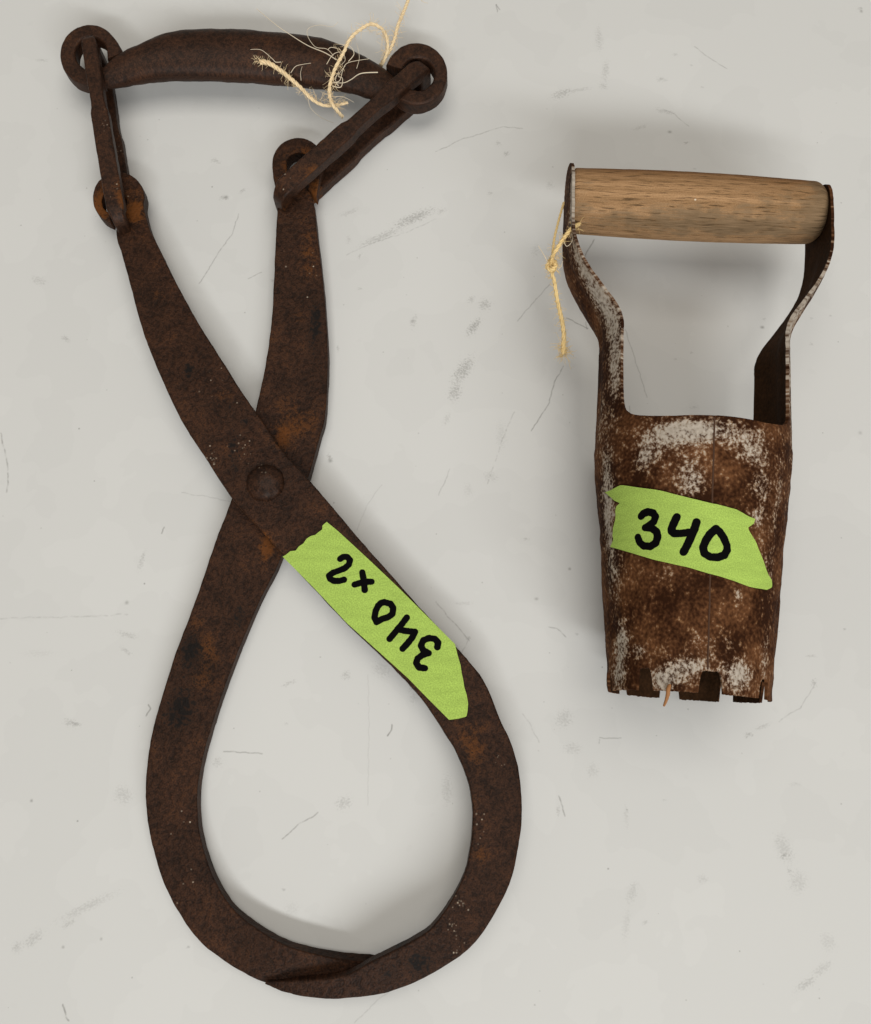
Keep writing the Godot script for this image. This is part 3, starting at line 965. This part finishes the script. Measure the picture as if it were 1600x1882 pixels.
func _ready() -> void:
	# ---- camera, surroundings, lamps, exposure ----
	var cam := Camera3D.new()
	cam.fov = rad_to_deg(2.0 * atan(941.0 / FOCAL))
	cam.near = 0.02
	cam.far = 20.0
	cam.transform = Transform3D(Basis(Vector3.RIGHT, -down, -fwd), Vector3(0, EYE_HEIGHT, 0))
	add_child(cam)
	var env := Environment.new()
	env.background_mode = Environment.BG_COLOR
	env.background_color = Color(1.0, 0.96, 0.90)
	env.background_energy_multiplier = 0.2
	env.tonemap_mode = Environment.TONE_MAPPER_LINEAR
	env.tonemap_exposure = 1.1
	env.sdfgi_enabled = true
	env.ssao_enabled = true
	env.ssil_enabled = true
	var we := WorldEnvironment.new()
	we.environment = env
	add_child(we)
	for l in [[Vector3(0.7, 2.4, 2.95), Vector2(3.4, 0.35), 9.9, Color(1.0, 1.0, 0.99)], [Vector3(0.1, 2.5, -0.4), Vector2(2.2, 1.8), 2.75, Color(1.0, 0.975, 0.935)]]:
		var lamp := AreaLight3D.new()
		lamp.name = numbered("ceiling_light")
		lamp.area_size = l[1]
		lamp.light_energy = l[2]
		lamp.light_color = l[3]
		lamp.area_range = 8.0
		lamp.shadow_enabled = true
		lamp.transform = Transform3D(Basis.looking_at(Vector3(0, 0, -0.1) - l[0], Vector3(0, 0, -1)), l[0])
		add_child(lamp, true)

	wob.seed = 3
	wob.frequency = 0.12
	wob.fractal_octaves = 3

	# ---- setting ----
	var tm := table_material()
	var st := SurfaceTool.new()
	st.begin(Mesh.PRIMITIVE_TRIANGLES)
	var x0 := -0.75
	var x1 := 0.75
	var z0 := -0.55
	var z1 := 0.45
	var b := 0.03
	var tuv := func(p: Vector3) -> Vector2: return Vector2(p.x / TABLE_SPAN + 0.5, (p.z + 0.1) / TABLE_SPAN + 0.5)
	var top := [Vector3(x0, 0, z0), Vector3(x1, 0, z0), Vector3(x1, 0, z1), Vector3(x0, 0, z1)]
	var bot := top.map(func(p): return p - Vector3(0, b, 0))
	var ups := [Vector3.UP, Vector3.UP, Vector3.UP, Vector3.UP]
	quad(st, top, ups, top.map(tuv))
	quad(st, bot, ups.map(func(n): return -n), bot.map(tuv))
	for i in 4:
		var j := (i + 1) % 4
		var o: Vector3 = ((top[i] + top[j]) * 0.5 - Vector3(0, 0, -0.05)).normalized()
		o = Vector3(o.x, 0, o.z).normalized()
		var q := [top[i], top[j], bot[j], bot[i]]
		quad(st, q, [o, o, o, o], q.map(tuv))
	var table := part("table_top", st.commit(), [tm], self)
	table.set_meta("kind", "structure")
	table.set_meta("label", "pale grey scuffed table top under the two rusty tools")

	# ---- ice tongs ----
	var iron := iron_material()
	var worn: StandardMaterial3D = iron.duplicate()          # handle, links and rivet, rubbed smooth by use
	worn.metallic_specular = 0.3
	worn.roughness = 0.5
	worn.heightmap_scale = 0.016
	var tongs := thing("ice_tongs", "large dark rusty iron ice tongs with crossed arms and linked handle", "tongs", P(488, 891, 0.0))
	var front := ring_rows(Vector2(217, 363), 48, Vector2(209, 369), 23, [108, 130, 155, 180, 205, 230, 255, 280, 305, 330, 355, 378], 17, 8, false)
	front += [[227, 394, 268, 398, 17, 17, 8], [213, 416, 272, 414, 17.2, 17.2, 8], [214, 440, 278, 428, 17.5, 17.5, 8], [223, 466, 294, 460, 18, 18, 8], [237, 518, 315, 504, 18.5, 18.5, 8], [256, 590, 345, 560, 19, 19, 8], [276, 647, 372, 607, 19.5, 19.5, 8], [304, 713, 404, 656, 20, 20, 8], [335, 777, 438, 711, 20, 20, 8], [370, 831, 470, 757, 20, 20, 8], [386, 855, 483, 775, 20, 20, 8], [424, 914, 521, 831, 20, 20, 8], [469, 964, 563, 876, 20, 20, 8], [521, 1022, 611, 932, 20, 20, 8], [577, 1082, 664, 995, 20, 20, 8], [637, 1146, 719, 1057, 20, 20, 8], [697, 1202, 778, 1124, 20, 20, 8], [727, 1232, 812, 1160, 20, 20, 8], [769, 1277, 858, 1211, 20, 20, 8], [799, 1319, 893, 1257, 20, 20, 8], [825, 1360, 920, 1326, 20, 20, 8], [841, 1388, 938, 1362, 20, 20, 8], [862, 1443, 955, 1425, 20, 20, 8], [869, 1503, 959, 1508, 20, 20, 8], [862, 1573, 948, 1582, 20, 20, 8], [846, 1624, 930, 1640, 20, 20, 8], [816, 1675, 884, 1720, 20, 19.5, 8], [786, 1712, 840, 1762, 20, 19, 7.6], [730, 1744, 771, 1803, 19.5, 18, 7.2], [679, 1769, 706, 1827, 18.4, 16.5, 6.4], [642, 1790, 655, 1834, 17.2, 15.4, 5.6], [601, 1799, 606, 1838, 16, 14.4, 4.9], [545, 1802, 550, 1832, 14.4, 13.2, 4.3], [512, 1803, 510, 1820, 12.8, 12.4, 2.8], [489, 1803, 486, 1809, 11.6, 11.6, 1.4]]
	part("arm", bar(front, 8, 0.0009, 0.00022, ARM_DROP), [iron], tongs).set_meta("label", "upper arm of the tongs, under the green tape")
	var under := [[581, 361, 566, 345, 15, 15, 8]]
	under += ring_rows(Vector2(547, 300), 48, Vector2(549, 303), 23, [33, 10, -15, -40, -65, -90, -115, -140, -165, -190], 15, 8, true)
	under += [[502, 330, 534, 328, 15, 15, 8], [507, 352, 566, 350, 15, 15, 8], [509, 380, 577, 376, 14.6, 14.6, 8], [506, 437, 583, 432, 14, 14, 8], [503, 501, 591, 495, 13.2, 13.2, 8], [500, 567, 597, 560, 12.6, 12.6, 8], [493, 633, 602, 640, 12, 12, 8], [482, 696, 601, 705, 11.8, 11.8, 8], [468, 757, 597, 765, 11.7, 11.7, 8], [458, 800, 588, 800, 11.7, 11.7, 8], [446, 850, 566, 878, 11.7, 11.7, 8], [424, 919, 540, 955, 11.7, 11.7, 8], [397, 989, 512, 1034, 11.6, 11.6, 8], [371, 1067, 478, 1100, 11.5, 11.5, 8], [345, 1139, 447, 1172, 11.4, 11.4, 8], [322, 1199, 424, 1229, 11.3, 11.3, 8], [300, 1270, 400, 1297, 11.2, 11.2, 8], [286, 1315, 385, 1345, 11, 11, 8], [274, 1369, 372, 1392, 11, 11, 8], [266, 1448, 362, 1450, 11, 11, 8], [270, 1508, 363, 1508, 11, 11, 8], [282, 1568, 371, 1552, 11, 11, 8], [300, 1624, 386, 1600, 11, 11, 8], [328, 1679, 406, 1640, 10.8, 11, 8], [365, 1730, 430, 1674, 10.5, 11, 8], [411, 1767, 468, 1705, 10, 11.2, 8], [462, 1797, 520, 1736, 10, 11.6, 8], [505, 1812, 570, 1752, 9.6, 11.6, 7.6], [550, 1816, 625, 1764, 8.8, 11.4, 7], [600, 1812, 665, 1768, 8.2, 10.8, 6], [645, 1798, 690, 1770, 8, 10, 5], [690, 1780, 705, 1773, 8, 9, 3.5]]
	part("arm", bar(under, 8, 0.0009, 0.00022, ARM_DROP), [iron], tongs).set_meta("label", "lower arm of the tongs, crossing beneath the other")
	part("rivet", lathe(P(488, 889, 0.0167), Vector3.UP, [[0.0001, 0.0054], [0.002, 0.0053], [0.004, 0.0049], [0.006, 0.0041], [0.0075, 0.0031], [0.0085, 0.0018], [0.0088, 0.0006], [0.0085, -0.001], [0.0045, -0.0012], [0.0045, -0.0135], [0.0085, -0.0136], [0.0078, -0.0150], [0.004, -0.0160], [0.0001, -0.0161]], 40), [worn], tongs)
	# handle: round bar between two flattened eyes
	var hrows := [[178, 136, 172, 160, 16, 3], [190, 126, 186, 162, 17, 3.8], [206, 110, 200, 164, 17.5, 4.8], [228, 96, 220, 162, 18, 6.2], [256, 83, 248, 157, 18.5, 8], [290, 68, 284, 152, 18.5, 9.2], [326, 57, 324, 151, 18.5, 9.8], [380, 53, 380, 151, 18.5, 10], [440, 54, 440, 153, 18.5, 10], [492, 58, 492, 157, 18.5, 10], [558, 65, 547, 161, 18.5, 9.8], [600, 72, 592, 166, 18.2, 9.2], [634, 85, 624, 170, 18, 8.2], [665, 101, 650, 174, 17.6, 7], [697, 119, 675, 182, 17.2, 5.6], [716, 134, 692, 188, 17, 4.8], [728, 146, 704, 190, 17, 4]]
	var hs := []
	var hf := catmull(hrows, 5)
	for i in hf.size():
		var r = hf[i]
		var ua := P(r[0], r[1], r[4] * 0.001)
		var la := P(r[2], r[3], r[4] * 0.001)
		var t := (P(hf[mini(i + 1, hf.size() - 1)][0], hf[mini(i + 1, hf.size() - 1)][1], 0.012) - P(hf[maxi(i - 1, 0)][0], hf[maxi(i - 1, 0)][1], 0.012)).normalized()
		var la_dir := (la - ua).normalized()
		var mid := (ua + la) * 0.5
		var rv: float = r[5] * 0.00086
		var slant := absf((Vector3(0, EYE_HEIGHT, 0) - mid).dot(la_dir)) / (EYE_HEIGHT - mid.y)
		var half := (la - ua).length() * 0.5
		hs.append([mid, la_dir, Vector3.UP, ellipse(sqrt(maxf(half * half - pow(rv * slant, 2.0), half * half * 0.3)), rv, 32)])
	var handle := part("handle", loft(hs, false, 0.0004), [worn], tongs)
	var eye_l := ring_rows(Vector2(164, 99), 56, Vector2(167, 97), 30, [-3, -25, -50, -75, -100, -125, -150, -175, -200, -225, -250, -275, -295], 20.8, 8.5, false)
	eye_l[0] = [196, 108, 226, 96, 20.8, 20.8, 8.5]
	part("eye", bar(eye_l, 5, 0.0014, 0.00025), [worn], handle)
	var eye_r := ring_rows(Vector2(765, 134), 58, Vector2(768, 135), 30, [196, 215, 240, 265, 290, 315, 340, 365, 390, 415, 440, 465, 490, 510], 20.8, 8.5, true)
	part("eye", bar(eye_r, 5, 0.0014, 0.00025), [worn], handle)
	# upright links
	part("link", link_mesh(P(162, 67, 0.0255), P(215, 397, 0.0255), 0.0036, 0.0240, 0.0038, 0.0032, [[0.42, 1.1, 0.0005], [0.30, 0.42, -0.0004], [-0.2, 0.03, -0.0011], [0.97, 1.2, -0.0013]], 0.0004), [worn], tongs)
	part("link", link_mesh(P(775, 116, 0.0245), P(514, 348, 0.0245), 0.0036, 0.0216, 0.0045, 0.0036, [[0.30, 0.52, -0.0008], [0.52, 1.3, 0.0003], [-0.2, 0.025, -0.0012], [0.975, 1.2, -0.0014]], 0.0), [worn], tongs)

	# ---- bulb planter ----
	var rust := sheet_material(false)
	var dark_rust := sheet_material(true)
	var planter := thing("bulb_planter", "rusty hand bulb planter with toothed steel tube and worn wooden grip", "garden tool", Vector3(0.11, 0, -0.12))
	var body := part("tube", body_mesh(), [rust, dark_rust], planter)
	var seam_pts := []
	var seam_r := []
	for i in 60:
		var v := lerpf(0.0008, LEN - 0.0088, i / 59.0)
		var r := body_radius(-0.04, v) - 0.0002
		seam_pts.append(pw(r * sin(-0.04), v, r * cos(-0.04)))
		seam_r.append(0.00045)
	part("seam", tube(seam_pts, seam_r, 8), [plain(Color(0.27, 0.17, 0.10), 0.85)], body)
	part("strap", strap_mesh(-1.0), [rust, dark_rust], planter)
	part("strap", strap_mesh(1.0), [rust, dark_rust], planter)
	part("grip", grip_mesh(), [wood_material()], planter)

	# ---- tape on the tongs ----
	var tw := 1024
	var th := 1024
	var im := tape_image(tw, th, 51)
	var a0 := P(500, 940, 0.0179)
	var spanx := 0.1
	var uv1 := func(q: Vector2) -> Vector2:
		var p := P(q.x, q.y, 0.0179)
		return Vector2((p.x - a0.x) / spanx, (p.z - a0.z) / spanx)
	for s in [[[866, 552], [880, 542], [900, 542], [914, 558], [908, 580], [888, 598], [858, 610], [830, 620], [811, 634], [816, 650], [836, 660], [862, 660], [884, 654]], [[936, 678], [970, 668], [1000, 664], [1020, 664]], [[974, 618], [980, 650], [984, 684], [986, 704]], [[1082, 764], [1112, 772], [1126, 792], [1122, 822], [1100, 838], [1072, 846], [1044, 862], [1034, 838], [1040, 806], [1052, 782], [1066, 768], [1082, 764]], [[1192, 840], [1168, 872], [1140, 906], [1108, 944]], [[1146, 896], [1180, 904], [1212, 908], [1232, 910]], [[1232, 910], [1220, 936], [1196, 966], [1172, 992]], [[1342, 984], [1346, 962], [1330, 944], [1300, 940], [1272, 952], [1262, 978], [1274, 1002], [1300, 1014]], [[1300, 1014], [1270, 1022], [1246, 1040], [1238, 1062], [1252, 1084], [1282, 1088]]]:
		var pts: Array = s.map(func(q): return [300 + q[0] / 2.667, 820 + q[1] / 2.667])
		for d in line_dots(pts, 1.2):
			var u: Vector2 = uv1.call(d)
			stamp(im, u.x * tw, u.y * th, 14.2 + 1.6 * wob.get_noise_2d(d.x * 2.0, d.y * 2.0), INK, 1.0)
	var place1 := func(q: Vector2, u: float, v: float) -> Array:
		var lift := 0.0002 + 0.0006 * smoothstep(0.93, 1.0, u) + 0.0004 * smoothstep(0.05, 0.0, u) + 0.00005 * wob.get_noise_2d(q.x, q.y)
		return [P(q.x, q.y, 0.0179 + lift), Vector3.UP]
	var tape := part("tape_label", tape_mesh([[600, 959], [622, 977], [675, 1026], [731, 1079], [787, 1135], [836, 1184]], [[519, 1023], [577, 1081], [637, 1145], [697, 1199], [750, 1247], [787, 1285], [825, 1323]],
		[[600, 959], [592, 966], [592, 973], [585, 978], [579, 983], [571, 985], [563, 990], [557, 999], [549, 1004], [543, 1012], [533, 1013], [526, 1019], [519, 1023]], [[836, 1184], [840, 1202], [846, 1222], [848, 1236], [851, 1250], [853, 1263], [857, 1276], [860, 1292], [859, 1306], [857, 1317], [841, 1321], [825, 1323]], 60, 48, place1, uv1), [tape_material(im)], self)
	tape.set_meta("label", "long green tape label reading 340 x2, stuck on the tongs arm")
	tape.set_meta("category", "tape label")
	tape.set_meta("group", "green tape labels")

	# ---- tape on the planter ----
	var im2 := tape_image(tw, 1024, 52)
	var c0 := planter_hit(1110, 885)
	var span2 := 0.075
	var uv2 := func(q: Vector2) -> Vector2:
		var s := planter_hit(q.x, q.y)
		return Vector2((s.x - c0.x) * 0.036 / span2, (s.y - c0.y + 0.004) / span2)
	for s in [[[452, 796], [470, 778], [500, 766], [536, 774], [552, 802], [540, 836], [506, 862], [484, 876]], [[484, 876], [530, 882], [562, 906], [570, 944], [556, 984], [516, 1008], [470, 1004], [444, 980], [434, 946]], [[700, 802], [684, 838], [666, 880], [664, 902], [680, 918], [724, 918], [770, 912], [806, 908]], [[836, 838], [820, 890], [796, 946], [768, 1008], [746, 1050]], [[968, 886], [930, 920], [900, 966], [880, 1016], [890, 1058], [930, 1082], [980, 1086], [1024, 1070], [1044, 1034], [1042, 1000], [1020, 950], [992, 908], [968, 886]]]:
		var pts: Array = s.map(func(q): return [1060 + q[0] / 3.81, 740 + q[1] / 3.81])
		for d in line_dots(pts, 1.0):
			var u: Vector2 = uv2.call(d)
			stamp(im2, u.x * tw, u.y * 1024, 20.0 + 1.8 * wob.get_noise_2d(d.x * 2.0, d.y * 2.0), INK, 1.0)
	var place2 := func(q: Vector2, u: float, v: float) -> Array:
		var s := planter_hit(q.x, q.y)
		var lift := 0.0006 + 0.0005 * smoothstep(0.94, 1.0, u) * (1.0 - v) + 0.0007 * smoothstep(0.05, 0.0, u) + 0.00008 * wob.get_noise_2d(q.x, q.y)
		lift += 0.0009 * exp(-pow((u - 0.93) / 0.05, 2.0) - pow((v - 0.12) / 0.05, 2.0)) + 0.0012 * smoothstep(0.9, 1.0, u) * smoothstep(0.7, 1.0, v)
		var r := body_radius(s.x, s.y) + lift
		var n := (p_u * sin(s.x) + p_w * cos(s.x) + p_v * 0.083).normalized()
		return [pw(r * sin(s.x), s.y, r * cos(s.x)), n]
	var tape2 := part("tape_label_001", tape_mesh([[1118, 906], [1130, 899], [1144, 892], [1217, 903], [1296, 923], [1349, 937], [1383, 955]], [[1126, 1006], [1202, 1029], [1270, 1045], [1322, 1060], [1375, 1079], [1399, 1085]],
		[[1118, 906], [1126, 914], [1133, 921], [1144, 926], [1138, 931], [1136, 938], [1137, 947], [1136, 958], [1133, 972], [1131, 985], [1132, 992], [1128, 1000], [1126, 1006]], [[1383, 955], [1381, 963], [1370, 971], [1374, 980], [1381, 992], [1387, 1004], [1393, 1018], [1400, 1034], [1406, 1052], [1412, 1068], [1409, 1080], [1399, 1085]], 60, 36, place2, uv2), [tape_material(im2)], self)
	tape2.set_meta("label", "green tape label reading 340, stuck across the planter's rusty tube")
	tape2.set_meta("category", "tape label")
	tape2.set_meta("group", "green tape labels")

	# ---- twine on the tongs handle ----
	var straw := plain(Color(0.93, 0.84, 0.68), 0.85)
	var pale := plain(Color(0.86, 0.81, 0.72), 0.8)
	var twine := thing("twine", "frayed jute twine looped round the tongs handle beside its right eye", "twine", P(690, 120, 0.0))
	part("cord", cord([[760, -30, 15], [753, -8, 17], [742, 21, 19], [731, 47, 20.5], [726, 68, 21], [718, 89, 20.5], [708, 105, 19], [700, 118, 15], [694, 126, 11]], 10, 0.00085, 0.00085, 0.007), [straw], twine)
	part("cord", cord([[700, 122, 14], [705, 112, 19], [712, 90, 24], [710, 68, 28], [701, 53, 31], [682, 44, 33], [661, 55, 34], [643, 72, 34], [631, 97, 33], [618, 121, 32], [610, 142, 31], [605, 163, 30], [608, 186, 28], [618, 202, 26], [630, 216, 20]], 10, 0.00075, 0.00085, 0.008), [straw], twine)
	part("cord", cord([[478, 114, 26], [486, 114, 26.5], [498, 118, 27], [521, 134, 27], [540, 150, 26.5], [556, 165, 25.5], [571, 181, 24.5], [592, 193, 24], [613, 194, 23.5], [639, 189, 22]], 10, 0.0012, 0.0006, 0.008), [straw], twine)
	fuzz([[742, 21, 19], [726, 68, 21], [708, 105, 19]], 68, 0.005, 1, straw, twine)
	fuzz([[705, 112, 19], [710, 68, 28], [682, 44, 33], [643, 72, 34], [618, 121, 32], [605, 163, 30], [618, 202, 26]], 187, 0.006, 2, straw, twine)
	fuzz([[478, 114, 26], [521, 134, 27], [571, 181, 24.5], [639, 189, 22]], 136, 0.0055, 3, straw, twine)
	fuzz([[480, 113, 26.5], [474, 111, 26.5], [468, 110, 26]], 44, 0.003, 4, straw, twine)
	for f in [[[[618, 110, 32], [597, 97, 31], [566, 84, 30], [532, 63, 30], [506, 45, 31], [471, 16, 32]], 0.00028], [[[612, 102, 32], [600, 90, 31], [579, 86, 30], [565, 66, 31], [567, 52, 32], [587, 46, 33], [610, 49, 33], [621, 40, 34]], 0.00016], [[[516, 114, 27], [506, 114, 28], [500, 108, 29], [480, 92, 30], [460, 91, 31]], 0.0002], [[[534, 134, 27], [543, 122, 29], [558, 118, 30], [571, 116, 31]], 0.00018], [[[553, 148, 27], [552, 134, 29], [555, 122, 30]], 0.00014], [[[566, 182, 24], [571, 199, 20], [590, 216, 15], [613, 226, 9]], 0.00016], [[[694, 133, 27], [663, 135, 28], [645, 146, 29], [632, 152, 29], [616, 152, 30]], 0.0003], [[[610, 158, 30], [626, 160, 29], [629, 144, 29], [621, 139, 29], [634, 121, 29]], 0.00026], [[[612, 152, 30], [624, 148, 30], [630, 128, 30], [640, 115, 31], [678, 108, 29]], 0.00022], [[[640, 113, 31], [650, 100, 31], [646, 88, 32], [638, 82, 33]], 0.00024], [[[655, 126, 28], [660, 105, 29], [655, 79, 31]], 0.00014], [[[680, 57, 33], [700, 56, 32], [722, 55, 30]], 0.0002], [[[602, 92, 32], [608, 87, 33], [622, 90, 33], [626, 92, 33]], 0.00018], [[[614, 178, 29], [630, 178, 27], [650, 188, 23]], 0.00018], [[[600, 118, 31], [612, 100, 32], [628, 96, 33], [634, 110, 33], [626, 120, 32]], 0.00018], [[[772, -6, 16], [775, 2, 16], [786, 6, 15]], 0.0002], [[[655, 60, 34], [645, 62, 34], [638, 60, 34]], 0.00014], [[[622, 132, 31], [616, 146, 30], [622, 158, 29], [614, 150, 30]], 0.0002]]:
		fibre(f[0], f[1], pale, twine)

	# ---- twine on the planter ----
	var gold := plain(Color(0.90, 0.79, 0.56), 0.85)
	var twine2 := thing("twine", "short jute twine knotted round the planter's left strap", "twine", P(1015, 490, 0.0))
	part("cord", cord([[1064, 412, 48], [1056, 416, 53], [1049, 421, 56], [1035, 439, 57], [1024, 456, 56], [1016, 470, 54], [1012, 488, 51]], 10, 0.0009, 0.0008, 0.007), [gold], twine2)
	part("cord", cord([[1036, 372, 46], [1029, 396, 47], [1024, 415, 48], [1019, 436, 49], [1016, 460, 50], [1016, 486, 50]], 10, 0.0005, 0.0006, 0.007), [gold], twine2)
	part("knot", cord([[1008, 484, 50], [1012, 478, 51], [1019, 482, 52], [1020, 491, 52], [1012, 496, 52], [1006, 490, 51], [1010, 483, 51], [1018, 488, 50], [1017, 496, 49], [1013, 500, 49]], 10, 0.0010, 0.0010, 0.006), [gold], twine2)
	part("cord", cord([[1013, 494, 50], [1015, 505, 49], [1019, 520, 46], [1023, 547, 41], [1029, 575, 35], [1034, 598, 30], [1036, 620, 27], [1035, 640, 24], [1036, 651, 22]], 10, 0.00075, 0.0011, 0.009), [gold], twine2)
	fuzz([[1064, 412, 48], [1035, 439, 57], [1012, 488, 51]], 102, 0.005, 5, gold, twine2)
	fuzz([[1013, 494, 50], [1023, 547, 41], [1034, 598, 30], [1036, 651, 22]], 102, 0.004, 6, gold, twine2)
	fuzz([[1034, 630, 26], [1036, 648, 22], [1036, 655, 20]], 85, 0.006, 7, gold, twine2)
	fuzz([[1006, 484, 51], [1014, 490, 52], [1020, 494, 51]], 68, 0.005, 8, gold, twine2)
	for f in [[[[1007, 484, 51], [1000, 470, 52], [989, 452, 52]], 0.0003], [[[1030, 628, 26], [1025, 634, 24], [1027, 648, 21], [1040, 672, 14]], 0.0002], [[[1042, 640, 24], [1048, 648, 22], [1054, 656, 19]], 0.00018], [[[1033, 436, 57], [1040, 452, 56], [1048, 448, 56], [1052, 440, 56]], 0.00018], [[[1024, 497, 50], [1030, 490, 51], [1034, 480, 52]], 0.00022], [[[1028, 485, 50], [1024, 500, 48], [1028, 497, 47]], 0.00018], [[[1006, 448, 46], [1015, 452, 47], [1024, 450, 50]], 0.00012]]:
		fibre(f[0], f[1], pale, twine2)

	# ---- dry root caught on the teeth ----
	var hit := planter_hit(1229, 1262)
	var rp := pw((R2 + 0.0012) * sin(hit.x), hit.y, (R2 + 0.0012) * cos(hit.x))
	var hh := rp.y * 1000.0
	var root := part("root_fragment", tube(path_of([[1231, 1258, hh], [1228, 1266, hh + 0.3], [1227, 1276, hh - 1], [1224, 1287, hh - 3], [1220, 1297, hh - 6]], 5), [0.0004, 0.0006, 0.0007, 0.0008, 0.0008, 0.0008, 0.0008, 0.0008, 0.0008, 0.0008, 0.0008, 0.0008, 0.0007, 0.0007, 0.0007, 0.0006, 0.0006, 0.0006, 0.0005, 0.0005, 0.0004], 8), [plain(Color(0.60, 0.41, 0.24), 0.8)], self)
	root.set_meta("label", "tiny orange-brown root fragment caught on the planter's teeth")
	root.set_meta("category", "root")
